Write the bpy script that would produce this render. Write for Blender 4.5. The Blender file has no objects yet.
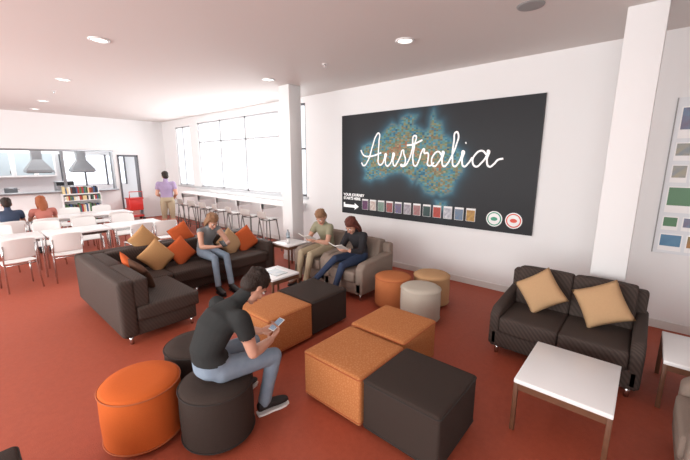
import bpy, bmesh, math, random
from mathutils import Vector, Matrix, Euler
from mathutils.geometry import tessellate_polygon
V=Vector
random.seed(7)
sc=bpy.context.scene
sc.view_settings.view_transform='Standard'
sc.view_settings.exposure=0.12

# ---------------------------------------------------------------- materials
def srgb(r,g,b):
    f=lambda c:(c/255/12.92 if c/255<=.04045 else ((c/255+.055)/1.055)**2.4)
    return (f(r),f(g),f(b),1)
MATS={}
def mat(name,col,rough=.6,metal=0,bump=0,bscale=200,var=0,vscale=60,col2=None,pattern=None,emit=0,coat=0,spec=.5,trans=0):
    if name in MATS: return MATS[name]
    m=bpy.data.materials.new(name);m.use_nodes=True
    nt=m.node_tree;N=nt.nodes;L=nt.links
    b=N['Principled BSDF'];c=srgb(*col)
    b.inputs['Base Color'].default_value=c;b.inputs['Roughness'].default_value=rough
    b.inputs['Metallic'].default_value=metal
    b.inputs['Specular IOR Level'].default_value=spec
    if trans: b.inputs['Transmission Weight'].default_value=trans
    if coat: b.inputs['Coat Weight'].default_value=coat
    if emit:
        b.inputs['Emission Color'].default_value=c;b.inputs['Emission Strength'].default_value=emit
    tc=N.new('ShaderNodeTexCoord')
    c2=srgb(*col2) if col2 else tuple(min(1,x*(1+var)) for x in c[:3])+(1,)
    tex=None
    if pattern=='voronoi':
        t=N.new('ShaderNodeTexVoronoi');t.inputs['Scale'].default_value=vscale;L.new(tc.outputs['Object'],t.inputs['Vector']);t.feature='DISTANCE_TO_EDGE'
        r=N.new('ShaderNodeValToRGB');r.color_ramp.elements[0].position=.03;r.color_ramp.elements[1].position=.3
        L.new(t.outputs['Distance'],r.inputs[0]);tex=r.outputs[0]
    elif pattern=='diag':
        w1=N.new('ShaderNodeTexWave');mp=N.new('ShaderNodeMapping');mp.inputs['Rotation'].default_value=(math.radians(40),0,math.radians(40))
        L.new(tc.outputs['Object'],mp.inputs['Vector']);w1.inputs['Scale'].default_value=vscale;w1.inputs['Distortion'].default_value=.3
        L.new(mp.outputs[0],w1.inputs['Vector']);tex=w1.outputs['Fac']
    elif var or col2:
        t=N.new('ShaderNodeTexNoise');t.inputs['Scale'].default_value=vscale;t.inputs['Detail'].default_value=4;L.new(tc.outputs['Object'],t.inputs['Vector'])
        tex=t.outputs['Fac']
    if tex is not None:
        mx=N.new('ShaderNodeMix');mx.data_type='RGBA';mx.inputs[6].default_value=c;mx.inputs[7].default_value=c2
        L.new(tex,mx.inputs[0]);L.new(mx.outputs[2],b.inputs['Base Color'])
    if bump:
        t=N.new('ShaderNodeTexNoise');t.inputs['Scale'].default_value=bscale;t.inputs['Detail'].default_value=3;L.new(tc.outputs['Object'],t.inputs['Vector'])
        bp=N.new('ShaderNodeBump');bp.inputs['Strength'].default_value=bump;bp.inputs['Distance'].default_value=.01
        L.new(t.outputs['Fac'],bp.inputs['Height']);L.new(bp.outputs[0],b.inputs['Normal'])
    MATS[name]=m;return m

M_wall=mat('wall_paint',(232,232,232),.7,bump=.05,bscale=80,spec=.2)
M_ceil=mat('ceiling_paint',(224,220,217),.8,bump=.03,bscale=60,spec=.1)
M_floor=mat('floor_rubber',(168,80,56),.6,bump=.25,bscale=120,col2=(148,66,45),vscale=28,spec=.4)
M_white=mat('white_laminate',(236,236,236),.3)
M_whitep=mat('white_plastic',(232,232,230),.35)
M_chrome=mat('chrome',(200,200,200),.2,metal=1)
M_steel=mat('brushed_steel',(160,162,165),.35,metal=.9)
M_or=mat('orange_felt',(190,92,42),.9,bump=.4,bscale=250,var=.12,vscale=90,spec=.15)
M_orp=mat('orange_pattern_fabric',(178,112,66),.85,bump=.3,bscale=200,col2=(190,128,82),pattern='voronoi',vscale=44,spec=.2)
M_dk=mat('dark_brown_fabric',(54,45,41),.9,bump=.5,bscale=260,var=.5,vscale=120,spec=.15)
M_dkpipe=mat('dark_piping',(42,35,32),.8)
M_orpipe=mat('orange_piping',(168,88,48),.8)
M_tanf=mat('tan_fabric',(184,146,108),.9,bump=.3,bscale=250,var=.15,vscale=90,spec=.15)
M_beige=mat('beige_fabric',(186,177,164),.9,bump=.3,bscale=250,var=.1,vscale=60,spec=.15)
M_sofaL=mat('sofa_brown',(60,49,44),.72,bump=.35,bscale=160,col2=(72,59,53),pattern='diag',vscale=12,spec=.3)
M_sofaR=mat('sofa_brown_quilt',(60,51,47),.8,bump=.4,bscale=160,col2=(76,65,60),pattern='diag',vscale=14,spec=.2)
M_taupe=mat('taupe_fabric',(132,118,108),.85,bump=.3,bscale=200,var=.15,vscale=80,spec=.2)
M_pmus=mat('cushion_mustard',(174,134,92),.9,bump=.4,bscale=160,var=.2,vscale=60,spec=.1)
M_por=mat('cushion_orange',(182,88,50),.9,bump=.4,bscale=160,var=.2,vscale=60,spec=.1)
M_pdk=mat('cushion_brown',(84,60,48),.9,bump=.4,bscale=160,var=.2,vscale=60,spec=.1)
M_ptan=mat('cushion_tan',(184,150,114),.9,bump=.4,bscale=200,var=.1,vscale=60,spec=.1)
M_wood=mat('brown_wood',(112,74,52),.45,col2=(90,56,38),vscale=20)
M_black=mat('black_plastic',(22,22,24),.4)
M_grey=mat('grey_plastic',(150,150,150),.5)
M_frame=mat('window_frame',(186,188,191),.4)
M_dframe=mat('dark_frame',(90,90,95),.4)

# ---------------------------------------------------------------- basic builders
def link(o,parent=None):
    sc.collection.objects.link(o)
    if parent: o.parent=parent
    return o
def empty(name,loc=(0,0,0),rz=0):
    e=bpy.data.objects.new(name,None);e.empty_display_size=.1;e.location=loc;e.rotation_euler=(0,0,math.radians(rz));link(e);return e
def mesh_obj(name,bm,mats,parent=None,smooth=True,loc=None):
    me=bpy.data.meshes.new(name);bmesh.ops.recalc_face_normals(bm,faces=bm.faces);bm.to_mesh(me);bm.free()
    if not isinstance(mats,(list,tuple)): mats=[mats]
    for m in mats: me.materials.append(m)
    if smooth:
        for p in me.polygons:p.use_smooth=True
    o=bpy.data.objects.new(name,me)
    if loc:o.location=loc
    return link(o,parent)
def box(name,x0,x1,y0,y1,z0,z1,m,parent=None,bev=0,seg=2,puff=0):
    bm=bmesh.new();bmesh.ops.create_cube(bm,size=1)
    cx,cy,cz=(x0+x1)/2,(y0+y1)/2,(z0+z1)/2;dx,dy,dz=x1-x0,y1-y0,z1-z0
    for v in bm.verts:v.co=V((v.co.x*dx,v.co.y*dy,v.co.z*dz))
    if puff:
        bmesh.ops.subdivide_edges(bm,edges=bm.edges,cuts=7,use_grid_fill=True)
        for v in bm.verts:
            a,b_,c=abs(2*v.co.x/dx),abs(2*v.co.y/dy),abs(2*v.co.z/dz)
            k=(1-a**4)*(1-b_**4) if c>.99 else 0
            if c>.99: v.co.z+=math.copysign(puff*k,v.co.z)
            if a>.99: v.co.x+=math.copysign(puff*.5*(1-b_**4)*(1-c**4),v.co.x)
            if b_>.99: v.co.y+=math.copysign(puff*.5*(1-a**4)*(1-c**4),v.co.y)
    o=mesh_obj(name,bm,m,parent,smooth=bev>0,loc=(cx,cy,cz))
    if bev:
        md=o.modifiers.new('b','BEVEL');md.width=bev;md.segments=seg;md.limit_method='ANGLE';md.angle_limit=math.radians(40)
    return o
def lathe(name,prof,m,parent=None,loc=(0,0,0),n=48):
    bm=bmesh.new();rings=[]
    for r,z in prof:
        if r<1e-5: rings.append([bm.verts.new((0,0,z))])
        else: rings.append([bm.verts.new((r*math.cos(2*math.pi*i/n),r*math.sin(2*math.pi*i/n),z)) for i in range(n)])
    for a,b in zip(rings,rings[1:]):
        if len(a)==1 and len(b)==1: continue
        for i in range(n):
            j=(i+1)%n
            if len(a)==1: bm.faces.new((a[0],b[i],b[j]))
            elif len(b)==1: bm.faces.new((a[i],b[0],a[j]))
            else: bm.faces.new((a[i],b[i],b[j],a[j]))
    return mesh_obj(name,bm,m,parent,loc=loc)
def addtube(bm,pts,rad,n=10,closed=False):
    pts=[V(p) for p in pts];rings=[];N=len(pts)
    if not isinstance(rad,(list,tuple)): rad=[rad]*N
    up=None
    for i,p in enumerate(pts):
        if closed: d=(pts[(i+1)%N]-pts[i-1]).normalized()
        else: d=(pts[min(i+1,N-1)]-pts[max(i-1,0)]).normalized()
        if up is None: up=V((0,0,1)) if abs(d.z)<.9 else V((1,0,0))
        a=d.cross(up).normalized();b=a.cross(d).normalized();up=b
        rings.append([bm.verts.new(p+(a*math.cos(2*math.pi*k/n)+b*math.sin(2*math.pi*k/n))*rad[i]) for k in range(n)])
    pr=list(zip(rings,rings[1:]))
    if closed: pr.append((rings[-1],rings[0]))
    for A,B in pr:
        for k in range(n): bm.faces.new((A[k],A[(k+1)%n],B[(k+1)%n],B[k]))
    if not closed:
        bm.faces.new(rings[0]);bm.faces.new(rings[-1])
def tube(name,pts,rad,m,parent=None,n=10,closed=False):
    bm=bmesh.new();addtube(bm,pts,rad,n,closed);return mesh_obj(name,bm,m,parent)
def poly(name,pts,m,parent=None):
    bm=bmesh.new();vs=[bm.verts.new(p) for p in pts]
    for t in tessellate_polygon([[V((p[1],p[2],0)) for p in pts]]): bm.faces.new([vs[i] for i in t])
    return mesh_obj(name,bm,m,parent,smooth=False)
def pillow(name,c,n,up,spin,s,t,m,parent=None):
    n=V(n).normalized();up=V(up);a=up.cross(n).normalized();b=n.cross(a)
    R=Matrix((a,b,n)).transposed().to_4x4();R=Matrix.Translation(V(c))@R@Matrix.Rotation(math.radians(spin),4,'Z')
    bm=bmesh.new();G=14
    for sgn in(1,-1):
        g=[]
        for i in range(G+1):
            row=[]
            for j in range(G+1):
                u=2*i/G-1;w=2*j/G-1
                k=1-.07*(1-u*u)*abs(w)**2-.0; k2=1-.07*(1-w*w)*abs(u)**2
                x=u*s/2*k2;y=w*s/2*k
                z=sgn*t/2*((1-u**2)*(1-w**2))**.42
                row.append(bm.verts.new((x,y,z)))
            g.append(row)
        for i in range(G):
            for j in range(G): bm.faces.new((g[i][j],g[i+1][j],g[i+1][j+1],g[i][j+1]))
    bmesh.ops.remove_doubles(bm,verts=bm.verts,dist=1e-5)
    o=mesh_obj(name,bm,m,parent);o.matrix_world=R;return o

# ---------------------------------------------------------------- room shell
CH=3.43;WX=5.5;FY=13.8;LX=-4.0;BY=-3.0
box('floor',LX-.2,WX+.4,BY-.2,FY+4,-.1,0,M_floor)
box('ceiling',LX-.2,WX+.2,BY-.2,FY+4,CH,CH+.15,M_ceil)
# mural wall with window openings
def wall_x(name,x0,x1,ya,yb,holes,m):
    """wall slab between x0..x1 running in y with rectangular holes (y0,y1,z0,z1)"""
    w=empty(name);ys=sorted(holes);cur=ya;i=0
    for (a,b,c,d) in ys:
        box('panel_%d'%i,x0,x1,cur,a,0,CH,m,w);i+=1
        if c>0: box('panel_%d'%i,x0,x1,a,b,0,c,m,w);i+=1
        if d<CH: box('panel_%d'%i,x0,x1,a,b,d,CH,m,w);i+=1
        cur=b
    box('panel_%d'%i,x0,x1,cur,yb,0,CH,m,w);return w
wall_x('wall_right',WX,WX+.2,BY,FY,[(6.0,6.72,1.2,3.3),(6.98,11.1,1.2,3.22),(11.62,12.72,1.2,3.18)],M_wall)
def window_x(name,x,y0,y1,z0,z1,mull,m=M_frame,rail=None):
    w=empty(name,(x,0,0))
    t=.03
    box('frame_bottom',-t,t,y0,y1,z0,z0+.05,m,w);box('frame_top',-t,t,y0,y1,z1-.05,z1,m,w)
    box('frame_left',-t,t,y0,y0+.05,z0,z1,m,w);box('frame_right',-t,t,y1-.05,y1,z0,z1,m,w)
    for i,y in enumerate(mull): box('mullion_%d'%i,-t,t,y-.035,y+.035,z0,z1,m,w)
    if rail: box('rail',-t,t,y0,y1,rail-.02,rail+.02,m,w)
    return w
window_x('window_1',WX+.06,6.0,6.72,1.2,3.3,[],M_dframe,2.3)
window_x('window_2',WX+.06,6.98,11.1,1.2,3.22,[8.45,9.75],M_frame,2.62)
window_x('window_3',WX+.06,11.62,12.72,1.2,3.18,[12.2],M_frame)
# left glazed wall, back wall
wall_x('wall_left',LX-.2,LX,BY,FY,[(-2.5,1,.4,3.1),(1.3,4.8,.4,3.1),(5.1,8.6,.4,3.1),(8.9,12.4,.4,3.1)],M_wall)
for i,(a,b) in enumerate([(-2.5,1),(1.3,4.8),(5.1,8.6),(8.9,12.4)]):
    window_x('window_%d'%(4+i),LX-.1,a,b,.4,3.1,[(a+b)/2])
box('wall_back',LX-.2,WX+.2,BY-.2,BY,0,CH,M_wall)
# far wall with servery opening + doorway
fw=empty('wall_far')
def fp(n,a,b,c,d): box(n,a,b,FY,FY+.15,c,d,M_wall,fw)
fp('p1',LX,-.8,0,CH);fp('p2',-.8,3.78,0,1.08);fp('p3',-.8,3.78,2.33,CH);fp('p4',3.78,3.95,0,CH);fp('p5',3.95,4.55,2.2,CH);fp('p6',4.55,WX,0,CH)
sv=empty('servery_hatch_frame',(0,FY,0))
box('sill',-.85,3.83,-.18,.2,1.06,1.11,M_steel,sv,.005)
box('head',-.85,3.83,-.03,.18,2.33,2.38,M_steel,sv,.005)
for i,x in enumerate((-.8,.62,2.45,3.78)): box('post_%d'%i,x-.025,x+.025,-.02,.17,1.1,2.34,M_steel,sv)
dr=empty('door_1',(0,FY,0))
box('jamb_left',3.93,3.98,-.03,.18,0,2.22,M_dframe,dr);box('jamb_right',4.52,4.57,-.03,.18,0,2.22,M_dframe,dr);box('head',3.93,4.57,-.03,.18,2.18,2.24,M_dframe,dr)
# kitchen
KY=FY+3.6
box('wall_kitchen',LX,WX+.2,KY,KY+.1,0,CH,mat('kitchen_wall',(228,230,232),.6))
mg=mat('kitchen_window_glow',(235,242,250),.5,emit=1.0)
kw=empty('window_8',(0,KY-.02,0))
box('pane',3.0,5.2,-.01,0.01,1.1,2.25,mg,kw)
for i,x in enumerate((3.0,3.75,4.5,5.2)): box('mull_%d'%i,x-.03,x+.03,-.04,0,1.05,2.3,M_dframe,kw)
kc=empty('kitchen_cabinet',(1.6,KY-.22,0))
box('carcass',-1.2,1.2,-.12,.2,1.45,2.4,M_white,kc,.005)
for i in range(4):
    x=-1.2+.6*i;box('door_frame_%d'%i,x+.02,x+.58,-.145,-.12,1.47,2.38,M_white,kc,.004);box('glass_%d'%i,x+.07,x+.53,-.15,-.14,1.53,2.32,mat('cabinet_glass',(180,192,198),.1),kc);box('knob_%d'%i,x+.5,x+.52,-.18,-.14,1.6,1.7,M_chrome,kc)
kb=empty('kitchen_bench',(0,15.4,0))
box('top',-.5,3.6,-.4,.4,.88,.93,M_steel,kb,.005);box('body',-.45,3.55,-.36,.36,.1,.88,M_steel,kb);box('plinth',-.4,3.5,-.3,.3,0,.1,M_black,kb)
def hood(x,y):
    h=empty('range_hood',(x,y,0));bm=bmesh.new()
    def ring(w,d,z): return [bm.verts.new(p) for p in((-w,-d,z),(w,-d,z),(w,d,z),(-w,d,z))]
    rs=[ring(.34,.3,1.66),ring(.34,.3,1.74),ring(.13,.13,2.08),ring(.13,.13,CH)]
    for A,B in zip(rs,rs[1:]):
        for k in range(4): bm.faces.new((A[k],A[(k+1)%4],B[(k+1)%4],B[k]))
    bm.faces.new(rs[0]);mesh_obj('canopy',bm,M_steel,h,smooth=False)
    box('filter',-.3,.3,-.25,.25,1.64,1.665,M_black,h)
hood(2.05,15.4);hood(3.25,15.4)
cf=empty('coffee_machine',(2.65,15.3,.93))
box('body',-.25,.25,-.2,.2,.02,.42,M_steel,cf,.02);box('panel',-.24,.24,-.21,-.19,.28,.4,M_black,cf);box('tray',-.22,.22,-.24,-.18,.02,.07,M_black,cf)
for i,x in enumerate((-.12,.12)): tube('spout_%d'%i,[(x,-.2,.27),(x,-.26,.25),(x,-.26,.2)],.015,M_chrome,cf)
pt=empty('stock_pot',(1.3,15.4,.93));lathe('body',[(0,0),(.16,0),(.16,.24),(.165,.25),(0,.26)],M_steel,pt,n=28)
for i,s in enumerate((-1,1)): tube('handle_%d'%i,[(s*.15,-.04,.2),(s*.2,-.03,.2),(s*.2,.03,.2),(s*.15,.04,.2)],.008,M_steel,pt)
# trims
box('baseboard_right',WX-.015,WX,BY,FY,0,.1,mat('skirting',(215,213,210),.5))
box('baseboard_far',LX,3.9,FY-.015,FY,0,.1,MATS['skirting'])
box('trim_1',WX-.03,WX,5.95,12.8,1.14,1.2,M_frame)
# pillars
for i,(y0,y1) in enumerate(((.06,.36),(5.3,5.6))):
    p=empty('pillar',(4.6,(y0+y1)/2,0));h=(y1-y0)/2
    box('shaft',-.15,.15,-h,h,0,CH,M_wall,p,.006);box('skirting',-.158,.158,-h-.008,h+.008,0,.1,MATS['skirting'],p)

# ceiling fittings
M_glow=mat('lamp_glow',(255,250,240),.5,emit=3)
def downlight(x,y,r=.11,on=True):
    d=empty('downlight',(x,y,CH))
    lathe('trim_ring',[(r,-.001),(r*1.02,-.012),(r*.85,-.018),(r*.75,-.006),(r*.74,0)],M_white,d)
    lathe('lens',[(0,-.005),(r*.76,-.005)],M_glow if on else M_grey,d)
for x,y in[(1.43,5.14),(3.85,2.42),(1.6,8.0),(1.77,11.09),(3.98,5.28),(1.86,12.9),(1.2,2.3),(-1.2,5.1),(-1.2,8)]: downlight(x,y)
sp=empty('ceiling_speaker',(3.81,1.04,CH));lathe('grille',[(0,-.012),(.1,-.012),(.115,-.008),(.12,0)],M_grey,sp)
for x,y in((3.94,3.85),(1.7,9.4)):
    s=empty('ceiling_sprinkler',(x,y,CH));lathe('rose',[(0,-.01),(.04,-.008),(.045,0)],M_white,s);lathe('head',[(0,-.05),(.018,-.045),(.012,-.02),(.012,-.008),(0,-.008)],M_chrome,s)

# ---------------------------------------------------------------- mural
aus=[(114,-22),(113.5,-24.5),(113.3,-26.3),(114.8,-29.5),(115.8,-32),(115,-34.2),(118,-35),(120,-33.9),(123.8,-33.8),(126,-32.3),(129,-31.6),(131.5,-31.5),(134,-32.8),(135.8,-34.9),(137.8,-32.7),(137.5,-35.2),(138.5,-34.8),(139.6,-36.3),(140.8,-38),(143.6,-38.8),(145,-38),(146.4,-39.1),(150,-37.5),(151.3,-33.6),(153,-31),(153.6,-28.3),(152.8,-25),(150.8,-23.2),(148.5,-20.2),(146.3,-18.9),(145.4,-15),(143.5,-14.3),(142.5,-10.8),(141.6,-13),(141.2,-16.5),(139.5,-17.5),(137,-16),(135.5,-14.8),(136.8,-12.2),(133,-11.5),(130.8,-12.5),(129.5,-15),(127,-13.9),(124.5,-16),(122.3,-18),(119,-20),(116.5,-20.8)]
tas=[(144.7,-40.7),(148.2,-40.9),(148,-43),(146.5,-43.6),(145.3,-42.5)]
def mc2(lon,lat): return (1.36-(lon-113)/41*2.16,.93+(lat+10.7)*.0505)
PA=[mc2(*p) for p in aus];PT=[mc2(*p) for p in tas]
def inside(p,P):
    c=False;j=len(P)-1
    for i in range(len(P)):
        if (P[i][1]>p[1])!=(P[j][1]>p[1]) and p[0]<(P[j][0]-P[i][0])*(p[1]-P[i][1])/(P[j][1]-P[i][1])+P[i][0]: c=not c
        j=i
    return c
def pdist(p,P):
    b=9
    for i in range(len(P)):
        ax,ay=P[i-1];bx,by=P[i];dx,dy=bx-ax,by-ay;t=max(0,min(1,((p[0]-ax)*dx+(p[1]-ay)*dy)/(dx*dx+dy*dy)))
        b=min(b,math.hypot(p[0]-ax-t*dx,p[1]-ay-t*dy))
    return b
mm=bpy.data.materials.new('mural_print');mm.use_nodes=True;nt=mm.node_tree;N=nt.nodes;L=nt.links
b=N['Principled BSDF'];b.inputs['Roughness'].default_value=.45;b.inputs['Specular IOR Level'].default_value=.2
at=N.new('ShaderNodeAttribute');at.attribute_name='map';sep0=N.new('ShaderNodeSeparateColor');L.new(at.outputs['Color'],sep0.inputs[0])
# photo-mosaic tiles: snap coordinates to a fine grid of little rectangles, colour by white noise + slow noise
tc=N.new('ShaderNodeTexCoord');sn=N.new('ShaderNodeVectorMath');sn.operation='SNAP';sn.inputs[1].default_value=(1,.042,.026);L.new(tc.outputs['Object'],sn.inputs[0])
wn=N.new('ShaderNodeTexWhiteNoise');L.new(sn.outputs[0],wn.inputs['Vector'])
no=N.new('ShaderNodeTexNoise');no.inputs['Scale'].default_value=3.2;no.inputs['Detail'].default_value=3;L.new(sn.outputs[0],no.inputs['Vector'])
ad=N.new('ShaderNodeMix');ad.data_type='FLOAT';ad.inputs[0].default_value=.5;L.new(no.outputs['Fac'],ad.inputs[2]);L.new(wn.outputs['Value'],ad.inputs[3])
ad2=N.new('ShaderNodeMath');ad2.operation='MULTIPLY_ADD';L.new(sep0.outputs[1],ad2.inputs[0]);ad2.inputs[1].default_value=.2;L.new(ad.outputs[0],ad2.inputs[2])
r=N.new('ShaderNodeValToRGB');e=r.color_ramp.elements;e[0].position=.22;e[0].color=srgb(40,80,104);e[1].position=.92;e[1].color=srgb(150,100,76)
for p_,c_ in((.36,(66,124,146)),(.48,(100,148,150)),(.57,(88,118,96)),(.65,(136,138,104)),(.73,(106,100,80)),(.81,(160,144,112))): q=e.new(p_);q.color=srgb(*c_)
L.new(ad2.outputs[0],r.inputs[0])
bgm=N.new('ShaderNodeMix');bgm.data_type='RGBA';bgm.inputs[6].default_value=srgb(42,43,46);bgm.inputs[7].default_value=srgb(66,112,132);L.new(sep0.outputs[0],bgm.inputs[0])
fin=N.new('ShaderNodeMix');fin.data_type='RGBA';L.new(sep0.outputs[2],fin.inputs[0]);L.new(bgm.outputs[2],fin.inputs[6]);L.new(r.outputs[0],fin.inputs[7]);L.new(fin.outputs[2],b.inputs['Base Color'])
mu=empty('australia_wall_mural',(WX-.01,3.03,1.93))
box('board',-.018,.008,-1.84,1.84,-.985,.985,mat('mural_edge',(44,45,48),.5),mu)
bm=bmesh.new();NX,NZ=230,124;lay=bm.loops.layers.color.new('map');G=[];C={}
for i in range(NX+1):
    row=[]
    for j in range(NZ+1):
        y=-1.84+3.68*i/NX;z=-.985+1.97*j/NZ;v=bm.verts.new((-.021,y,z));row.append(v)
        ins=inside((y,z),PA) or inside((y,z),PT);d=min(pdist((y,z),PA),pdist((y,z),PT))
        gl=.75*math.exp(-d/.1)+.2*math.exp(-d/.35) if not ins else 1
        C[v]=(gl,min(1,d/.35) if ins else 0,min(1,.5+d/.1) if ins else max(0,.5-d/.09),1)
    G.append(row)
for i in range(NX):
    for j in range(NZ):
        f=bm.faces.new((G[i][j],G[i][j+1],G[i+1][j+1],G[i+1][j]))
        for l in f.loops: l[lay]=C[l.vert]
mesh_obj('print',bm,mm,mu,smooth=False)
M_ink=mat('white_ink',(250,250,250),.5,emit=.15)
def stroke(name,lines,rad,m,parent,loc):
    cu=bpy.data.curves.new(name,'CURVE');cu.dimensions='3D';cu.bevel_depth=rad;cu.bevel_resolution=2;cu.resolution_u=10
    for ln in lines:
        s=cu.splines.new('BEZIER');s.bezier_points.add(len(ln)-1)
        for bp_,(a,h) in zip(s.bezier_points,ln):
            bp_.co=(0,-a,h);bp_.handle_left_type=bp_.handle_right_type='AUTO'
    o=bpy.data.objects.new(name,cu);cu.materials.append(m);link(o,parent);o.location=loc;o.scale=(.15,.95,1);return o
word=[(0,.06),(.06,.0),(.16,.08),(.28,.36),(.37,.56),(.43,.6),(.44,.45),(.43,.2),(.46,.02),(.52,.03),(.58,.14),(.61,.22),(.6,.1),(.64,.0),(.71,.03),(.77,.16),(.79,.23),(.78,.08),(.82,.0),(.88,.06),(.95,.18),(1.0,.28),(1.02,.22),(1.06,.1),(1.02,.01),(.96,.02),(1.04,.0),(1.12,.08),(1.2,.3),(1.25,.52),(1.24,.35),(1.22,.1),(1.27,0),(1.34,.08),(1.4,.25),(1.44,.29),(1.45,.22),(1.52,.22),(1.53,.12),(1.53,.02),(1.58,.01),(1.65,.06)]
aa=[(.19,.18),(.12,.24),(.03,.18),(0,.08),(.05,0),(.13,.06),(.2,.18),(.21,.24),(.2,.1),(.24,0),(.3,.04)]
w2=[(1.6+x,y) for x,y in aa]+[(1.95,.12),(2.05,.36),(2.07,.5),(2.03,.54),(2.0,.4),(1.99,.12),(2.03,0),(2.09,.04),(2.15,.17),(2.17,.24),(2.16,.1),(2.2,0),(2.27,.05),(2.33,.14)]
w3=[(2.34+x*1.15,y) for x,y in aa]+[(2.74,.1),(2.82,.12)]
stroke('lettering_australia',[word,[(-.02,.3),(.06,.2),(.25,.18),(.5,.24)],[(1.08,.36),(1.2,.37),(1.4,.44)],w2,w3,[(2.2,.36),(2.215,.37)]],.0155,M_ink,mu,(-.026,1.32,.0))
RT=Matrix(((0,0,-1),(-1,0,0),(0,1,0))).to_euler()
def text(name,body,size,loc,m,parent):
    cu=bpy.data.curves.new(name,'FONT');cu.body=body;cu.size=size;cu.extrude=.001;cu.offset=.002;cu.materials.append(m);o=bpy.data.objects.new(name,cu);link(o,parent);o.location=loc;o.rotation_euler=RT;return o
text('caption','YOUR JOURNEY\nSTARTS HERE',.075,(-.024,1.79,-.62),M_ink,mu)
ar=[(1.79,-.76),(1.79,-.86),(1.49,-.86),(1.49,-.9),(1.38,-.83),(1.49,-.76),(1.49,-.8),(1.75,-.8),(1.75,-.76)]
poly('arrow',[(-.024,a,h) for a,h in ar],M_ink,mu)
covers=[(30,40,60),(200,60,50),(235,235,235),(60,110,150),(210,170,70),(120,50,110),(240,240,230),(50,120,90),(190,80,50),(70,80,160),(200,200,205),(160,40,60)]
for i in range(12):
    y=1.22-i*.195;m=mat('cover_%d'%i,tuple(int(c*.6) for c in covers[i]),.4,col2=covers[(i+5)%12],vscale=22)
    box('brochure_%d'%i,-.035,-.02,y-.085,y+.065,-.87,-.66,mat('cover_edge',(225,225,225),.4),mu)
    box('brochure_art_%d'%i,-.037,-.034,y-.078,y+.058,-.865,-.69,m,mu)
for i,(y,c) in enumerate(((-1.3,(60,150,120)),(-1.58,(215,80,60)))):
    for j,(rr,cc) in enumerate(((.12,(240,240,240)),(.105,c),(.088,(235,235,235)),(.05,c))):
        bm=bmesh.new();bmesh.ops.create_circle(bm,cap_ends=True,segments=32,radius=rr)
        for v in bm.verts: v.co=V((-.023-.002*j,y+v.co.x,-.79+v.co.y*(.6 if j==3 else 1)))
        mesh_obj('badge_%d_%d'%(i,j),bm,mat('badge%d%d'%(i,j),cc,.5),mu,smooth=False)
# pinboard with small pictures on the right end of the wall
pb=empty('pinboard',(WX,-.62,1.8))
box('board',-.02,0,-.48,.5,-.86,.9,mat('pinboard_white',(222,226,230),.5),pb)
box('edge',-.026,-.018,.488,.5,-.86,.9,M_grey,pb)
pc=random.Random(5);pcs=[(60,110,150),(160,90,60),(70,120,80),(190,170,120),(120,70,90),(90,140,170),(200,120,60),(60,70,110)]
zz=.8
for row,(hh,ww) in enumerate(((.34,.3),(.2,.14),(.2,.14),(.3,.22),(.16,.14),(.2,.2))):
    y=.45
    k=0
    while y-ww>-.47:
        c=pcs[pc.randrange(8)];c2_=pcs[pc.randrange(8)]
        box('paper_%d_%d'%(row,k),-.026,-.02,y-ww,y,zz-hh,zz,mat('paper_w',(240,240,240),.5),pb)
        box('photo_%d_%d'%(row,k),-.03,-.025,y-ww+.012,y-.012,zz-hh*.72,zz-.012,mat('pin_%d%d'%(c[0],c2_[0]),c,.4,col2=c2_,vscale=9),pb)
        y-=ww+.03;k+=1
    zz-=hh+.045

# ---------------------------------------------------------------- ottomans
def ott_sq(x,y,m,pipe,s=.62,h=.45):
    o=empty('square_ottoman',(x,y,0));a=s/2
    box('body',-a,a,-a,a,.03,h-.012,m,o,.022,3,puff=.008)
    for z in(h-.03,.06):
        q=a+.002;r=.03;pts=[]
        for cx,cy,a0 in((q-r,q-r,0),(-q+r,q-r,90),(-q+r,-q+r,180),(q-r,-q+r,270)):
            for k in range(5):
                t=math.radians(a0+k*22.5);pts.append((cx+r*math.cos(t),cy+r*math.sin(t),z))
        tube('piping_%d'%int(z*100),pts,.005,pipe,o,6,True)
    for i,(sx,sy) in enumerate(((1,1),(1,-1),(-1,1),(-1,-1))): lathe('foot_%d'%i,[(0,0),(.022,0),(.025,.04),(0,.04)],M_black,o,(sx*(a-.07),sy*(a-.07),0),12)
ott_sq(2.095,1.09,M_dk,M_dkpipe,.61)
ott_sq(2.08,1.715,M_orp,M_orpipe,.61);ott_sq(2.735,1.745,M_orp,M_orpipe,.61)
ott_sq(2.82,3.01,M_dk,M_dkpipe,.61);ott_sq(2.2,2.98,M_orp,M_orpipe,.6)
ott_sq(-.27,2.2,M_dk,M_dkpipe,.62)
def ott_rd(x,y,r,m,pipe,h=.45):
    o=empty('round_ottoman',(x,y,0))
    lathe('body',[(0,.025),(r-.02,.025),(r-.004,.035),(r,.06),(r+.004,h*.5),(r,h-.05),(r-.004,h-.025),(r-.02,h-.008),(r*.6,h+.002),(0,h+.005)],m,o)
    for z in(h-.03,.05): tube('piping_%d'%int(z*100),[((r+.003)*math.cos(2*math.pi*k/40),(r+.003)*math.sin(2*math.pi*k/40),z) for k in range(40)],.005,pipe,o,6,True)
    for k in range(4): lathe('foot_%d'%k,[(0,0),(.02,0),(.02,.03),(0,.03)],M_black,o,(r*.7*math.cos(k*1.57+.7),r*.7*math.sin(k*1.57+.7),0),12)
ott_rd(.712,2.61,.262,M_or,M_orpipe,.46);ott_rd(1.08,2.2,.255,M_dk,M_dkpipe);ott_rd(1.24,2.84,.255,M_dk,M_dkpipe)
ott_rd(3.93,2.54,.25,mat('orange_felt2',(186,114,72),.9,bump=.4,bscale=250,spec=.15),M_orpipe);ott_rd(3.79,2.03,.25,M_beige,M_beige);ott_rd(4.36,2.17,.25,M_tanf,M_tanf)

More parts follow.
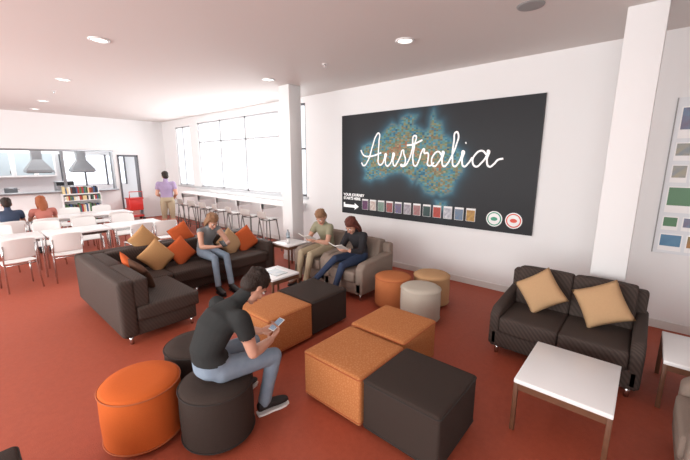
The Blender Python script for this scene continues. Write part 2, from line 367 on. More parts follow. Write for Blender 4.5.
# ---------------------------------------------------------------- sofas
def leg(p,x,y,h=.1,n='leg',m=M_chrome): lathe(n,[(0,0),(.02,0),(.025,h),(0,h)],m,p,(x,y,0),14)
# right sofa, local: faces -x, origin centre
def sofa(name,x,y,L,D,m,rz=0,arm=.13,armh=.6,back=.8,seat=.43,n=2):
    s=empty(name,(x,y,0),rz);h=L/2;d=D/2
    box('base',-d+.02,d-.02,-h+.02,h-.02,.09,.27,m,s,.02)
    sl=(L-2*arm)/n
    for i in range(n):
        a=-h+arm+i*sl
        box('seat_cushion_%d'%i,-d,d-.2,a+.004,a+sl-.004,.26,seat,m,s,.035,4,puff=.012)
        o=box('back_cushion_%d'%i,-.09,.09,-sl/2+.004,sl/2-.004,0,back-seat+.04,m,s,.04,4,puff=.012)
        o.location=(d-.16,a+sl/2,(back+seat)/2+.0);o.rotation_euler=(0,math.radians(9),0)
    o=box('back_frame',d-.13,d,-h+.02,h-.02,.1,back-.03,m,s,.035,4)
    for i,sg in enumerate((-1,1)):
        if arm: 
            bm=bmesh.new();pr=[(-d+.02,.1),(d-.03,.1),(d-.03,armh+.04),(d-.25,armh+.02),(-d+.1,armh-.03),(-d+.02,armh-.1)]
            A=[bm.verts.new((px,sg*h,pz)) for px,pz in pr];B=[bm.verts.new((px,sg*(h-arm),pz)) for px,pz in pr]
            bm.faces.new(A);bm.faces.new(B)
            for k in range(len(pr)): bm.faces.new((A[k],A[(k+1)%6],B[(k+1)%6],B[k]))
            o=mesh_obj('arm_%d'%i,bm,m,s);md=o.modifiers.new('b','BEVEL');md.width=.03;md.segments=4;md.limit_method='ANGLE'
    for i,(sx,sy) in enumerate(((1,1),(1,-1),(-1,1),(-1,-1))): leg(s,sx*(d-.08),sy*(h-.08),.1,'leg_%d'%i)
    return s
sofa('two_seat_sofa',3.95,.465,1.25,.82,M_sofaR,0,.1,.54,.81)
pillow('scatter_cushion',(3.96,.72,.66),(-1,0.05,.35),(0,0,1),38,.38,.15,M_ptan)
pillow('scatter_cushion',(3.93,.19,.67),(-1,0,.38),(0,0,1),28,.385,.15,M_ptan)
for nm,a in(('armchair',(4.1,3.3)),('armchair',(4.2,4.12))): sofa(nm,a[0],a[1],.78,.85,M_taupe,0,.14,.58,.78,.42,1)
sofa('armchair',2.88,-.72,.8,.78,M_taupe,-90,.14,.58,.78,.42,1)
# L sofa
ls=empty('corner_sofa',(1.0,4.05,0))
m=M_sofaL
box('base_long',.03,.83,.03,1.8,.09,.27,m,ls,.02);box('base_far',.03,2.7,1.0,1.8,.09,.27,m,ls,.02)
o=box('back_left',0,.17,0,1.83,.1,.75,m,ls,.045,4);o=box('back_far',.0,2.72,1.68,1.85,.1,.75,m,ls,.045,4)
box('seat_left_0',.17,.86,.0,.93,.26,.43,m,ls,.04,4,puff=.012);box('seat_corner',.17,.95,.94,1.66,.26,.43,m,ls,.04,4,puff=.012)
for i in range(2): box('seat_far_%d'%i,.96+i*.82,.96+i*.82+.81,.92,1.66,.26,.43,m,ls,.04,4,puff=.012)
for i in range(2): 
    o=box('back_cushion_%d'%i,.15,.31,.02+i*.83,.84+i*.83,.42,.74,m,ls,.05,4,puff=.015)
for i in range(3): box('back_cushion_far_%d'%i,.32+i*.76,.32+i*.76+.75,1.53,1.7,.42,.74,m,ls,.05,4,puff=.015)
box('arm_end',2.6,2.74,.95,1.84,.1,.6,m,ls,.04,4)
for i,(x,y) in enumerate(((.1,.08),(.78,.08),(.1,1.75),(2.62,1.02),(2.62,1.75),(1.3,1.02))): leg(ls,x,y,.1,'leg_%d'%i)
def sc_c(c,n,spin,m,s=.4): pillow('scatter_cushion',c,n,(0,0,1),spin,s,.13,m)
sc_c((1.42,4.95,.61),(1,-.15,.4),35,M_por);sc_c((1.45,4.68,.6),(1,.1,.45),20,M_pdk,.38)
sc_c((1.9,5.4,.62),(-.1,-1,.4),40,M_pmus);sc_c((2.26,5.42,.62),(.1,-1,.4),30,M_por,.38)
sc_c((1.85,5.72,.83),(0,-1,.2),40,M_pmus,.34);sc_c((2.42,5.72,.83),(0,-1,.2),25,M_por,.34)
sc_c((3.12,5.42,.61),(.0,-1,.4),38,M_ptan);sc_c((3.4,5.4,.62),(-.35,-1,.35),30,M_por)

# ---------------------------------------------------------------- tables
def table(name,x0,x1,y0,y1,h,legm,top=.035,lw=.025,inset=.03):
    t=empty(name,((x0+x1)/2,(y0+y1)/2,0));a=(x1-x0)/2;b_=(y1-y0)/2
    box('top',-a,a,-b_,b_,h-top,h,M_white,t,.006)
    i=inset+lw
    for k,(sx,sy) in enumerate(((1,1),(1,-1),(-1,1),(-1,-1))):
        cx,cy=sx*(a-i),sy*(b_-i);box('leg_%d'%k,cx-lw,cx+lw,cy-lw,cy+lw,0,h-top,legm,t,.004)
    for k,sy in enumerate((1,-1)): box('apron_x%d'%k,-a+i,a-i,sy*(b_-i)-.01,sy*(b_-i)+.01,h-top-.05,h-top,legm,t)
    for k,sx in enumerate((1,-1)): box('apron_y%d'%k,sx*(a-i)-.01,sx*(a-i)+.01,-b_+i,b_-i,h-top-.05,h-top,legm,t)
    return t
table('coffee_table',2.55,3.27,-.02,.57,.43,M_wood,.035,.016,.0)
table('coffee_table',3.6,4.26,-.86,-.27,.43,M_wood,.035,.016,0)
table('side_table',2.66,3.14,3.62,4.12,.45,M_wood,.03,.014,0)
table('side_table',3.85,4.33,4.72,5.2,.52,M_wood,.03,.014,0)
cup=empty('coffee_cup',(4.0,4.9,.52));lathe('body',[(0,0),(.028,0),(.036,.1),(.033,.1),(.026,.01),(0,.01)],M_white,cup,n=24);lathe('lid',[(0,.112),(.034,.112),(.038,.1)],M_black,cup,n=24)
bt=empty('water_bottle',(4.12,5.05,.52));lathe('body',[(0,0),(.035,0),(.036,.15),(.014,.19),(.014,.22),(0,.22)],mat('bottle',(210,225,235),.1,trans=.6),bt,n=24)
mz=empty('magazine',(2.9,3.85,.45));box('pages',-.1,.1,-.14,.14,0.001,.009,mat('magpage',(210,205,190),.4,col2=(90,120,150),vscale=12),mz)
for r_,y0 in((1,7.75),(2,10.0)):
    for k in range(3): table('dining_table',.0+k*1.0+(.1 if r_==2 else 0),.97+k*1.0+(.1 if r_==2 else 0),y0,y0+.7,.74,M_chrome,.03,.015,.03)

# bar counter
bc=empty('window_bar_counter',(0,0,0))
box('top',4.95,5.47,6.0,11.6,1.0,1.045,M_white,bc,.005)
for i in range(6):
    y=6.05+i*1.1;box('bracket_%d'%i,5.0,5.46,y-.02,y+.02,.85,1.0,M_white,bc);box('post_%d'%i,5.02,5.07,y-.02,y+.02,0,1.0,M_white,bc)

# ---------------------------------------------------------------- chairs
def shell(name,w,prof,m,parent,t=.012):
    bm=bmesh.new();n=8;rows=[]
    for (y,z,wk,cv) in prof:
        row=[]
        for i in range(n+1):
            u=2*i/n-1;row.append(bm.verts.new((u*w/2*wk,y+cv[0]*u*u,z+cv[1]*u*u)))
        rows.append(row)
    for A,B in zip(rows,rows[1:]):
        for i in range(n): bm.faces.new((A[i],A[i+1],B[i+1],B[i]))
    o=mesh_obj(name,bm,m,parent);s=o.modifiers.new('s','SOLIDIFY');s.thickness=t;s2=o.modifiers.new('ss','SUBSURF');s2.levels=1;s2.render_levels=1
def chair(x,y,rz):
    c=empty('dining_chair',(x,y,0),rz)   # faces +y
    shell('seat',.44,[(.22,.43,.9,(0,-.005)),(.18,.452,1,(0,.004)),(0,.445,1,(0,.012)),(-.16,.445,.97,(0,.02)),(-.2,.47,.95,(0.01,.01))],M_whitep,c)
    shell('backrest',.44,[(-.205,.52,.92,(.02,0)),(-.22,.6,.98,(.03,0)),(-.24,.72,1,(.035,0)),(-.26,.83,.95,(.035,-.01)),(-.265,.845,.9,(.035,-.015))],M_whitep,c)
    bm=bmesh.new()
    for sx in(-1,1):
        addtube(bm,[(sx*.2,.22,0),(sx*.185,.17,.43)],.011,8)
        addtube(bm,[(sx*.21,-.24,0),(sx*.195,-.17,.43),(sx*.2,-.205,.55),(sx*.19,-.23,.75)],.011,8)
        addtube(bm,[(sx*.185,.17,.43),(sx*.195,-.17,.43)],.01,8)
    addtube(bm,[(-.19,.17,.42),(.19,.17,.42)],.01,8);addtube(bm,[(-.19,-.17,.42),(.19,-.17,.42)],.01,8)
    mesh_obj('frame',bm,M_chrome,c)
for x,r_ in((.55,8),(1.2,-6),(2.35,5),(2.85,-10)): chair(x,7.45 if x<2 else 7.55,r_)
for x in(.45,1.15,1.8,2.5): chair(x,8.75,180+random.uniform(-8,8))
for x in(.72,1.26,1.9,2.6): chair(x,9.72,random.uniform(-8,8))
for x in(.5,1.2,1.95,2.65): chair(x,11.0,180+random.uniform(-8,8))
def stool(x,y,rz):
    c=empty('bar_stool',(x,y,0),rz)
    shell('seat',.38,[(.18,.74,.9,(0,-.005)),(.14,.755,1,(0,.004)),(0,.75,1,(0,.01)),(-.14,.752,.97,(0,.015)),(-.175,.79,.95,(.01,0)),(-.19,.9,.9,(.02,0)),(-.2,.93,.8,(.02,0))],mat('stool_seat',(186,182,178),.4),c)
    bm=bmesh.new()
    for sx in(-1,1):
        for sy in(-1,1): addtube(bm,[(sx*.21,sy*.2,0),(sx*.14,sy*.13,.74)],.012,8)
    q=.185
    addtube(bm,[(-q,-q+.01,.25),(q,-q+.01,.25),(q,q-.01,.25),(-q,q-.01,.25)],.009,8,True)
    addtube(bm,[(-.14,-.13,.73),(.14,-.13,.73),(.14,.13,.73),(-.14,.13,.73)],.01,8,True)
    mesh_obj('frame',bm,mat('stool_metal',(120,118,116),.35,metal=.8),c)
for i in range(8): stool(4.62,6.35+i*.68,-90+random.uniform(-12,12))

# bookshelf and books, red trolley
bs=empty('bookshelf',(2.75,FY-.2,0))
for z in(.05,.42,.8): box('board_%d'%int(z*100),-.48,.48,-.15,.15,z,z+.02,M_white,bs)
box('top_board',-.48,.48,-.15,.15,1.0,1.03,M_white,bs)
box('side_l',-.5,-.48,-.15,.15,0,1.03,M_white,bs);box('side_r',.48,.5,-.15,.15,0,1.03,M_white,bs);box('back',-.48,.48,.13,.15,.05,1.03,M_white,bs)
cols=[(170,60,50),(60,90,130),(220,200,150),(80,120,80),(230,230,225),(120,70,50),(40,40,50)]
bk=empty('books',(2.75,FY-.2,0))
for z,hh in((.07,.28),(.44,.28),(.82,.15),(1.03,.22)):
    x=-.46
    while x<.44:
        w=random.uniform(.025,.06);c=random.choice(cols);h=hh*random.uniform(.7,1)
        box('book',x,x+w-.003,-.12,.08,z+.0,z+h,mat('book_%d'%c[0],c,.6),bk);x+=w
rt=empty('red_trolley',(4.2,FY-.35,0));mr=mat('red_plastic',(205,50,45),.4)
box('bin',-.22,.22,-.18,.18,.35,.75,mr,rt,.03,3);box('rim',-.24,.24,-.2,.2,.74,.78,mr,rt,.01)
box('lower_tray',-.22,.22,-.18,.18,.12,.18,mr,rt,.02)
tube('handle',[(-.2,-.18,.75),(-.2,-.22,1.0),(.2,-.22,1.0),(.2,-.18,.75)],.014,mr,rt)
for i,(sx,sy) in enumerate(((1,1),(1,-1),(-1,1),(-1,-1))):
    tube('post_%d'%i,[(sx*.2,sy*.16,.05),(sx*.2,sy*.16,.4)],.012,M_steel,rt);o=lathe('wheel_%d'%i,[(0,-.015),(.045,-.015),(.045,.015),(0,.015)],M_black,rt,n=16);o.rotation_euler=(math.pi/2,0,0);o.location=(sx*.2,sy*.16,.045)

# ---------------------------------------------------------------- people
def ring_loft(bm,secs,n=14):
    rings=[]
    for c,a,b in secs:
        c,a,b=V(c),V(a),V(b);rings.append([bm.verts.new(c+a*math.cos(2*math.pi*k/n)+b*math.sin(2*math.pi*k/n)) for k in range(n)])
    for A,B in zip(rings,rings[1:]):
        for k in range(n): bm.faces.new((A[k],A[(k+1)%n],B[(k+1)%n],B[k]))
    bm.faces.new(list(reversed(rings[0])));bm.faces.new(rings[-1])
def ell(bm,c,rx,ry,rz,B=None,seg=14):
    M=Matrix.Translation(V(c))@((B.to_4x4()) if B else Matrix.Identity(4))@Matrix.Diagonal((rx,ry,rz,1))
    bmesh.ops.create_uvsphere(bm,u_segments=seg,v_segments=seg-4,radius=1,matrix=M)
def limb(bm,pts,rad,steps=5):
    for i in range(len(pts)-1):
        a,b=V(pts[i]),V(pts[i+1]);P=[a.lerp(b,k/steps) for k in range(steps+1)];Rr=[rad[i]+(rad[i+1]-rad[i])*k/steps for k in range(steps+1)]
        addtube(bm,P,Rr,12)
    for p,r_ in zip(pts,rad): ell(bm,p,r_,r_,r_)
def remesh(name,bm,voxel,mats,parent,smooth=4,cls=None):
    me=bpy.data.meshes.new(name+'_src');bmesh.ops.recalc_face_normals(bm,faces=bm.faces);bm.to_mesh(me);bm.free()
    o=bpy.data.objects.new(name+'_src',me);sc.collection.objects.link(o)
    r_=o.modifiers.new('r','REMESH');r_.mode='VOXEL';r_.voxel_size=voxel
    s=o.modifiers.new('s','SMOOTH');s.iterations=smooth;s.factor=.5
    dg=bpy.context.evaluated_depsgraph_get();me2=bpy.data.meshes.new_from_object(o.evaluated_get(dg))
    bpy.data.objects.remove(o);bpy.data.meshes.remove(me)
    me2.name=name;me2.materials.clear()
    for m in mats: me2.materials.append(m)
    for p in me2.polygons:
        p.use_smooth=True
        p.material_index=cls(p.center) if cls else 0
    ob=bpy.data.objects.new(name,me2);link(ob,parent);return ob
def basis(fwd,up):
    f=V(fwd).normalized();s=f.cross(V(up)).normalized();u=s.cross(f);return s,f,u   # right, fwd, up
SKIN=mat('skin',(198,150,128),.55,var=.06,vscale=20,spec=.35)
M_lip=mat('lips',(176,100,88),.5);M_eye=mat('eye_white',(235,232,228),.2);M_iris=mat('iris',(50,38,30),.2)
def head(c,fwd,up,hair,style,parent,k=1.0):
    s,f,u=basis(fwd,up);B=Matrix((s,f,u)).transposed();c=V(c)
    W=lambda x,y,z:c+B@(V((x,y,z))*k)
    bm=bmesh.new()
    ell(bm,W(0,-.012,.03),.076*k,.094*k,.088*k,B,20);ell(bm,W(0,.026,-.035),.057*k,.062*k,.078*k,B,18)
    ell(bm,W(0,.062,-.098),.026*k,.022*k,.02*k,B);ell(bm,W(0,.03,-.075),.05*k,.045*k,.035*k,B)
    ell(bm,W(0,.075,.025),.045*k,.014*k,.012*k,B)
    for sx in(-1,1):
        ell(bm,W(sx*.036,.062,-.03),.022*k,.02*k,.02*k,B);ell(bm,W(sx*.077,-.008,-.008),.009*k,.02*k,.031*k,B)
        ell(bm,W(sx*.01,.098,-.035),.009*k,.01*k,.008*k,B)
    addtube(bm,[W(0,.083,.02),W(0,.096,-.01),W(0,.108,-.035),W(0,.09,-.042)],[.008*k,.01*k,.013*k,.008*k],8)
    remesh('head',bm,.0055*k,[SKIN],parent,3)
    bm=bmesh.new();ell(bm,W(0,.084,-.064),.024*k,.01*k,.006*k,B);ell(bm,W(0,.083,-.073),.02*k,.01*k,.007*k,B);mesh_obj('lips',bm,M_lip,parent)
    for i,sx in enumerate((-1,1)):
        bm=bmesh.new();ell(bm,W(sx*.031,.078,.004),.013*k,.012*k,.009*k,B);mesh_obj('eye_%d'%i,bm,M_eye,parent)
        bm=bmesh.new();ell(bm,W(sx*.031,.0895,.003),.0055*k,.002*k,.0055*k,B);mesh_obj('iris_%d'%i,bm,M_iris,parent)
        tube('brow_%d'%i,[W(sx*.014,.091,.02),W(sx*.032,.09,.026),W(sx*.05,.076,.02)],.0035*k,hair,parent,6)
    bm=bmesh.new();rnd=random.Random(3)
    ell(bm,W(0,-.018,.056),.085*k,.1*k,.08*k,B,20);ell(bm,W(0,-.05,.0),.08*k,.068*k,.085*k,B,18)
    for i in range(60):
        t=rnd.uniform(0,2*math.pi);q=rnd.uniform(.1,1.25)
        ell(bm,W(.08*math.cos(t)*math.sin(q),-.018+.094*math.sin(t)*math.sin(q),.054+.078*math.cos(q)),.019*k,.019*k,.016*k,B,8)
    for sx in(-1,1): ell(bm,W(sx*.072,-.006,.03),.013*k,.036*k,.042*k,B)
    if style in('long','tied'):
        ring_loft(bm,[(W(0,-.04,.03),s*.085*k,f*.07*k),(W(0,-.06,-.04),s*.088*k,f*.05*k),(W(0,-.075,-.1),s*.08*k,f*.04*k),(W(0,-.08,-.17),s*(.06 if style=='long' else .03)*k,f*.03*k),(W(0,-.08,-.22),s*(.04 if style=='long' else .015)*k,f*.02*k)])
        for sx in(-1,1): limb(bm,[W(sx*.07,.02,.06),W(sx*.083,-.01,-.02),W(sx*.08,-.03,-.1)]+([W(sx*.07,-.01,-.2)] if style=='long' else []),[.02,.02,.018,.012][:4 if style=='long' else 3])
    remesh('hair',bm,.0065*k,[hair],parent,1)
def hand(wr,d,nrm,thumb,curl,parent,name,k=1.0,mt=None):
    """wr wrist, d direction of fingers, nrm = palm-facing dir, thumb= +-1 side"""
    d=V(d).normalized();n=V(nrm);n=(n-d*n.dot(d)).normalized();s=d.cross(n).normalized()*thumb;wr=V(wr)
    bm=bmesh.new()
    ring_loft(bm,[(wr-d*.02,s*.024,n*.018),(wr+d*.01,s*.028,n*.017),(wr+d*.045,s*.04,n*.015),(wr+d*.085,s*.041,n*.013),(wr+d*.092,s*.036,n*.01)],12)
    Ls=[.072,.08,.075,.058]
    for i in range(4):
        p=wr+d*(.085-.004*abs(i-1))+s*(.031-.0205*i);ang=0;pts=[p-d*.01,p];seg=Ls[i]
        for j,fr in enumerate((.45,.32,.23)):
            ang+=curl*(.7+.12*i) if j else curl*.55
            dd=d*math.cos(ang)+n*math.sin(ang)+s*(.05*(1-i*.7));p=p+dd.normalized()*seg*fr*1.0;pts.append(p)
        limb(bm,pts,[.0092,.009,.0085,.0078,.0068],2)
    p0=wr+d*.03+s*.03;p1=p0+(d*.55+s*.7+n*.3).normalized()*.035;p2=p1+(d*.9+s*.15+n*.45).normalized()*.03;p3=p2+(d*.9-s*.15+n*.4).normalized()*.022
    limb(bm,[wr+d*.02+s*.015,p0,p1,p2,p3],[.014,.014,.0115,.01,.008],2)
    remesh(name,bm,.0036,[mt or SKIN],parent,2)
def shoe(an,toe,m,parent,name,sole=None):
    an=V(an);toe=V(toe);d=(toe-an);d.z=0 if abs(toe.z-an.z)<.1 else d.z*.6
    d.normalize();s=d.cross(V((0,0,1))).normalized();u=s.cross(d);L_=.27
    heel=V((an.x,an.y,an.z))-u*.05-d*.055
    bm=bmesh.new()
    secs=[(0.0,.028,.03,.04),(.02,.036,.042,.045),(.07,.038,.048,.05),(.12,.038,.04,.042),(.18,.046,.03,.032),(.23,.042,.024,.026),(.262,.026,.016,.02)]
    ring_loft(bm,[(heel+d*x+u*(h-.012),s*w,u*z) for x,w,z,h in secs],14)
    ring_loft(bm,[(an-u*.02,s*.04,d*.045),(an+u*.03,s*.042,d*.046)],12)
    remesh(name,bm,.006,[m],parent,3)
    bm=bmesh.new();pts=[(-.004,.028),(.05,.037),(.12,.037),(.18,.046),(.23,.043),(.266,.024)]
    lo=[heel+d*x+s*w-u*.038 for x,w in pts]+[heel+d*x-s*w-u*.038 for x,w in reversed(pts)]
    A=[bm.verts.new(p) for p in lo];Bv=[bm.verts.new(p+u*.018) for p in lo];bm.faces.new(A);bm.faces.new(Bv)
    for k_ in range(len(A)): bm.faces.new((A[k_],A[(k_+1)%len(A)],Bv[(k_+1)%len(A)],Bv[k_]))
    mesh_obj(name+'_sole',bm,sole or M_black,parent,smooth=False)
def segdist(p,a,b):
    ab=b-a;t=max(0,min(1,(p-a).dot(ab)/ab.length_squared));return (p-(a+ab*t)).length,t
def human(name,J,shirt,trous,hair,shoem,style='short',sleeve=.55,w=1.0,shorts=False,curl=.5,palm=None,tank=False,sole=None,hskin=None):
    J={k:V(v) for k,v in J.items()}
    e=empty(name,(J['pel'].x,J['pel'].y,0));e2=bpy.data.objects.new('figure',None);link(e2,e);e2.location=(-J['pel'].x,-J['pel'].y,0);P=e2
    shax=(J['shR']-J['shL']).normalized();hpax=(J['hipR']-J['hipL']).normalized()
    bm=bmesh.new()
    pel,ch,nk=J['pel'],J['chest'],J['neck']
    waist=pel.lerp(ch,.5)+J.get('bend',V((0,0,0)))
    def sec(c,ax,d,ra,rb):
        fr=ax.cross(d).normalized();return (c,ax*ra*w,fr*rb*w)
    up0=(waist-pel).normalized();up1=(ch-waist).normalized();up2=(nk-ch).normalized()
    mid=(shax+hpax).normalized()
    secs=[sec(pel-up0*.07,hpax,up0,.12,.095),sec(pel-up0*.02,hpax,up0,.165,.125),sec(pel+up0*.06,hpax,up0,.16,.12),sec(waist-up1*.02,mid,up0+up1,.142,.108),sec(waist+up1*.07,mid,up1,.15,.11),
          sec(ch-up1*.03,shax,up1,.168,.118),sec(ch+up2*.04,shax,up2,.168,.108),sec(ch+up2*.09,shax,up2,.135,.085),sec(nk-up2*.01,shax,up2,.075,.065)]
    ring_loft(bm,secs,20)
    hd=J['head'];bf=basis(J['face'],J['hup'])
    limb(bm,[nk-up2*.04,nk+up2*.02,hd-bf[2]*.05-bf[1]*.02],[.062*w,.056*w,.052*w],4)
    bones=[(pel,waist,.15,'pel'),(waist,ch,.15,'tor'),(ch,nk-up2*.02,.13,'tor'),(nk,hd,.055,'neck')]
    for S in'RL':
        sh,el,wr=J['sh'+S],J['el'+S],J['wr'+S]
        limb(bm,[ch+up2*.04+(sh-ch)*.35,sh,sh.lerp(el,.4),el,el.lerp(wr,.35),wr],[.07*w,.06*w,.051*w,.041*w,.043*w,.028*w],4)
        if not tank:
            q=min(sleeve,1);tip=sh.lerp(el,q)
            addtube(bm,[sh,sh.lerp(el,q*.5),tip],[.066*w,.066*w,.06*w],14)
            if sleeve>1: limb(bm,[el,el.lerp(wr,min(1,sleeve-1))],[.052*w,.04*w])
        hp,kn,an=J['hip'+S],J['kn'+S],J['an'+S]
        limb(bm,[hp,hp.lerp(kn,.5),kn,kn.lerp(an,.3),an],[.094*w,.082*w,.063*w,.06*w,.044*w if not shorts else .036],4)
        if not shorts: addtube(bm,[kn.lerp(an,.6),an.lerp(kn,.05)],[.054*w,.054*w],14)
        bones+=[(sh,el,.055,'ua'),(el,wr,.04,'fa'),(hp,kn,.085,'th'),(kn,an,.055,'ca')]
    def cls(p):
        best=None
        for a,b_,r_,k_ in bones:
            d_,t=segdist(p,a,b_);d_/=r_
            if best is None or d_<best[0]: best=(d_,t,k_)
        d_,t,k_=best
        if k_=='pel': return 1 if t<.45 else 0
        if k_=='tor': return 0
        if k_=='neck': return 2 if t>.12 else 0
        if k_=='ua': return 2 if (tank and t>.12) or t>sleeve else 0
        if k_=='fa': return 0 if sleeve-1>t else 2
        if k_=='th': return 1
        if k_=='ca': return (2 if t>.05 else 1) if shorts else 1
    remesh('body',bm,.0105,[shirt,trous,SKIN],P,4,cls)
    head(hd,J['face'],J['hup'],hair,style,P,1.0)
    for S in'RL':
        d=J.get('hd'+S,(J['wr'+S]-J['el'+S]));pn=J.get('pn'+S,V((0,0,-1)))
        hand(J['wr'+S],d,pn,J.get('th'+S,V((1 if S=='L' else -1,0,0))).x,J.get('curl',V((curl,0,0))).x,P,'hand_'+S)
        shoe(J['an'+S],J['toe'+S],shoem,P,'shoe_'+S,sole)
    return P
M_denim=mat('denim',(144,158,172),.85,bump=.3,bscale=300,col2=(116,132,150),vscale=14,spec=.1)
M_denimd=mat('denim_dark',(52,62,84),.85,bump=.3,bscale=300,var=.3,vscale=20,spec=.1)
M_shirtc=mat('shirt_charcoal',(48,49,49),.9,bump=.25,bscale=120,var=.2,vscale=12,spec=.1)
M_hairbr=mat('hair_brown',(40,28,22),.6,bump=.8,bscale=90,spec=.3)
M_hairbl=mat('hair_blond',(140,104,76),.6,bump=.8,bscale=90,spec=.3)
M_hairrd=mat('hair_red',(92,46,36),.6,bump=.8,bscale=90,spec=.3)
M_hairor=mat('hair_ginger',(150,84,52),.6,bump=.8,bscale=90,spec=.3)
M_shoeb=mat('shoe_black',(26,26,28),.6)
M_bk=mat('cloth_black',(34,32,36),.9,bump=.2,bscale=150)
M_ol=mat('shirt_olive',(144,140,116),.9,bump=.2,bscale=150)
M_kh=mat('khaki',(170,154,128),.9,bump=.2,bscale=150)
M_tank=mat('tank_grey',(122,126,128),.9,bump=.2,bscale=150)
M_lav=mat('shirt_lavender',(156,138,168),.9,bump=.2,bscale=150)
M_nv=mat('shirt_navy',(50,62,84),.9,bump=.2,bscale=150)
M_pk=mat('shirt_coral',(180,110,98),.9,bump=.2,bscale=150)

human('man_with_phone',dict(pel=(1.07,2.22,.565),chest=(1.12,2.2,.87),neck=(1.27,2.17,.995),head=(1.405,2.13,1.085),face=(.6,-.02,-.8),hup=(.8,0,.6),bend=(-.05,0,0),
  shR=(1.20,2.01,.94),shL=(1.22,2.37,.94),elR=(1.25,1.96,.67),elL=(1.32,2.42,.69),wrR=(1.47,2.05,.65),wrL=(1.5,2.22,.65),hdR=(.9,.35,.25),hdL=(.75,-.55,.2),pnR=(-.2,.5,.8),pnL=(-.2,-.3,.9),
  hipR=(1.1,2.13,.545),hipL=(1.1,2.31,.545),knR=(1.5,2.06,.5),knL=(1.52,2.38,.5),anR=(1.42,2.11,.095),anL=(1.4,2.45,.095),toeR=(1.66,2.06,.09),toeL=(1.64,2.5,.09)),
  M_shirtc,M_denim,M_hairbr,M_shoeb,'short',.55,curl=.8,sole=M_white)
ph=empty('smartphone',(1.575,2.11,.72));ph.rotation_euler=(0,math.radians(-25),0)
box('case',-.065,.065,-.033,.033,-.004,.004,M_white,ph,.003);box('screen',-.058,.058,-.029,.029,.004,.005,mat('screen',(120,140,160),.1,emit=.3),ph)
human('woman_on_sofa',dict(pel=(2.66,5.42,.565),chest=(2.66,5.3,.86),neck=(2.66,5.22,.98),head=(2.665,5.13,1.08),face=(.1,-.8,-.6),hup=(0,-.5,.8),bend=(0,.04,0),
  shR=(2.51,5.24,.93),shL=(2.81,5.24,.93),elR=(2.45,5.1,.7),elL=(2.9,5.1,.7),wrR=(2.6,4.97,.7),wrL=(2.77,4.97,.7),pnR=(.5,0,.5),pnL=(-.5,0,.5),
  hipR=(2.58,5.38,.54),hipL=(2.74,5.38,.54),knR=(2.58,4.97,.52),knL=(2.78,4.97,.52),anR=(2.52,4.8,.095),anL=(2.72,4.76,.095),toeR=(2.5,4.6,.09),toeL=(2.72,4.56,.09)),
  M_tank,M_denim,M_hairbl,M_shoeb,'tied',.4,.88,tank=True,curl=.8)
ph=empty('smartphone',(2.69,4.88,.75));ph.rotation_euler=(math.radians(30),0,0);box('case',-.04,.04,-.07,.07,-.004,.004,M_black,ph,.003)
def book(x,y,z,rz,rx,m):
    b=empty('open_book',(x,y,z));b.rotation_euler=(math.radians(rx),0,math.radians(rz))
    for i,s in enumerate((1,-1)):
        o=box('page_%d'%i,0,.13,-.1,.1,0,.008,m,b);o.location=(s*.064,0,.012);o.rotation_euler=(0,-s*math.radians(15),0)
human('man_reading',dict(pel=(4.2,4.1,.555),chest=(4.13,4.09,.87),neck=(4.07,4.06,1.0),head=(3.99,4.02,1.1),face=(-.8,-.15,-.55),hup=(-.5,0,.8),bend=(.04,0,0),
  shR=(4.11,4.25,.94),shL=(4.09,3.91,.94),elR=(3.97,4.31,.7),elL=(3.95,3.84,.7),wrR=(3.8,4.14,.74),wrL=(3.8,3.96,.74),pnR=(0,-.5,.5),pnL=(0,.5,.5),
  hipR=(4.15,4.19,.54),hipL=(4.15,4.01,.54),knR=(3.72,4.22,.52),knL=(3.72,4.0,.52),anR=(3.64,4.22,.095),anL=(3.6,4.0,.095),toeR=(3.4,4.24,.09),toeL=(3.36,3.98,.09)),
  M_ol,M_kh,M_hairbl,M_wood,'short',.55,.95,curl=.8)
book(3.7,4.05,.79,90,30,mat('page_white',(215,212,205),.6))
human('woman_reading',dict(pel=(4.12,3.3,.555),chest=(4.06,3.3,.84),neck=(4.0,3.3,.96),head=(3.93,3.31,1.055),face=(-.75,.1,-.6),hup=(-.5,0,.8),bend=(.04,0,0),
  shR=(4.04,3.45,.91),shL=(4.04,3.15,.91),elR=(3.92,3.5,.69),elL=(3.9,3.1,.69),wrR=(3.74,3.38,.72),wrL=(3.74,3.22,.72),pnR=(0,-.5,.5),pnL=(0,.5,.5),
  hipR=(4.07,3.38,.54),hipL=(4.07,3.22,.54),knR=(3.66,3.4,.58),knL=(3.66,3.26,.5),anR=(3.42,3.58,.28),anL=(3.5,3.3,.095),toeR=(3.22,3.68,.2),toeL=(3.27,3.34,.09)),
  M_bk,M_denimd,M_hairrd,M_shoeb,'long',1.8,.88,curl=.8)
book(3.62,3.3,.77,90,30,MATS['page_white'])
def stand(name,x,y,rz,shirt,tr,hair):
    R=Matrix.Rotation(math.radians(rz),4,'Z')
    T=lambda p:V((x,y,0))+(R@V(p))
    D=lambda p:R@V(p)
    human(name,dict(pel=T((0,0,.96)),chest=T((0,0,1.3)),neck=T((0,-.01,1.47)),head=T((0,.03,1.61)),face=D((-.3,1,-.15)),hup=(0,0,1),
     shR=T((.18,0,1.41)),shL=T((-.18,0,1.41)),elR=T((.24,-.02,1.12)),elL=T((-.24,-.02,1.12)),wrR=T((.18,.18,1.02)),wrL=T((-.16,.2,1.05)),
     hipR=T((.09,0,.9)),hipL=T((-.09,0,.9)),knR=T((.1,.02,.5)),knL=T((-.11,.04,.5)),anR=T((.1,-.03,.1)),anL=T((-.14,-.01,.1)),toeR=T((.13,.2,.09)),toeL=T((-.17,.2,.09))),
     shirt,tr,hair,M_wood,'short',.55,1.08,shorts=True)
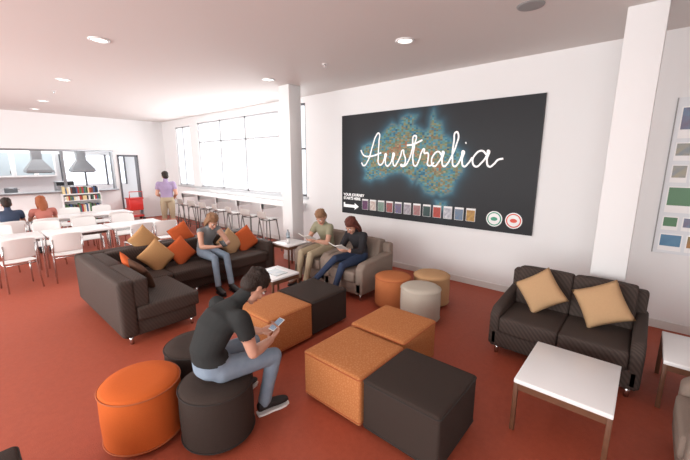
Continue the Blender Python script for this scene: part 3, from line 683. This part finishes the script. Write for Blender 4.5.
stand('man_standing',4.0,10.15,-25,M_lav,M_kh,M_hairbr)
def seated(name,x,y,rz,shirt,tr,hair,style,w=.95,sl=.55):
    R=Matrix.Rotation(math.radians(rz),4,'Z');T=lambda p:V((x,y,0))+(R@V(p));D=lambda p:R@V(p)
    human(name,dict(pel=T((0,0,.58)),chest=T((0,.04,.9)),neck=T((0,.08,1.04)),head=T((0,.14,1.15)),face=D((0,1,-.4)),hup=(0,0,1),
     shR=T((.17,.06,.98)),shL=T((-.17,.06,.98)),elR=T((.22,.2,.78)),elL=T((-.22,.2,.78)),wrR=T((.1,.36,.8)),wrL=T((-.1,.36,.8)),
     hipR=T((.09,.04,.55)),hipL=T((-.09,.04,.55)),knR=T((.1,.45,.53)),knL=T((-.1,.45,.53)),anR=T((.1,.4,.1)),anL=T((-.1,.4,.1)),toeR=T((.1,.6,.09)),toeL=T((-.1,.6,.09))),
     shirt,tr,hair,M_shoeb,style,sl,w)
seated('man_at_table',.72,9.66,0,M_nv,M_denimd,M_hairbr,'short',.95,.55)
seated('woman_at_table',1.26,9.66,0,M_pk,M_denimd,M_hairor,'long',.86,.55)

# ---------------------------------------------------------------- lights
def area(name,loc,rot,sx,sy,power,col=(1,1,1)):
    l=bpy.data.lights.new(name,'AREA');l.shape='RECTANGLE';l.size=sx;l.size_y=sy;l.energy=power;l.color=col
    o=bpy.data.objects.new(name,l);o.location=loc;o.rotation_euler=[math.radians(a) for a in rot];link(o)
area('window_light_big',(WX+.5,9.0,2.3),(0,90,0),2.8,5.0,225,(.98,.99,1))
area('window_light_small',(WX+.5,12.3,2.3),(0,90,0),2.6,1.4,60,(.98,.99,1))
area('window_light_slot',(WX+.5,6.3,2.3),(0,90,0),2.6,.9,34,(.98,.99,1))
for i,yc in enumerate((-.75,3.05,6.85,10.65)):
    area('window_light_left_%d'%i,(LX-.4,yc,1.9),(0,-90,0),2.9,3.6,(190,225,245,235)[i],(1,.99,.97))
area('kitchen_light',(2,15.5,CH-.05),(0,0,0),3,1.5,130)
w=bpy.data.worlds.new('World');sc.world=w;w.use_nodes=True
bg=w.node_tree.nodes['Background'];bg.inputs[0].default_value=(.9,.95,1,1);bg.inputs[1].default_value=1.3
for x,y in[(1.43,5.14),(3.85,2.42),(1.6,8.0),(3.98,5.28),(1.2,2.3),(1.77,11.0)]:
    l=bpy.data.lights.new('downlight_lamp','SPOT');l.energy=26;l.spot_size=math.radians(120);l.spot_blend=.8;l.shadow_soft_size=.08;l.color=(1,.95,.88)
    o=bpy.data.objects.new('downlight_lamp',l);o.location=(x,y,CH-.03);link(o)

# ---------------------------------------------------------------- camera
cd=bpy.data.cameras.new('camera');cd.lens=18;cd.sensor_width=36;cd.clip_start=.05;cd.clip_end=200
co=bpy.data.objects.new('camera',cd);co.location=(0,0,2.0);co.rotation_euler=(math.radians(90)-math.atan(68/345),0,-math.radians(48.8));link(co);sc.camera=co
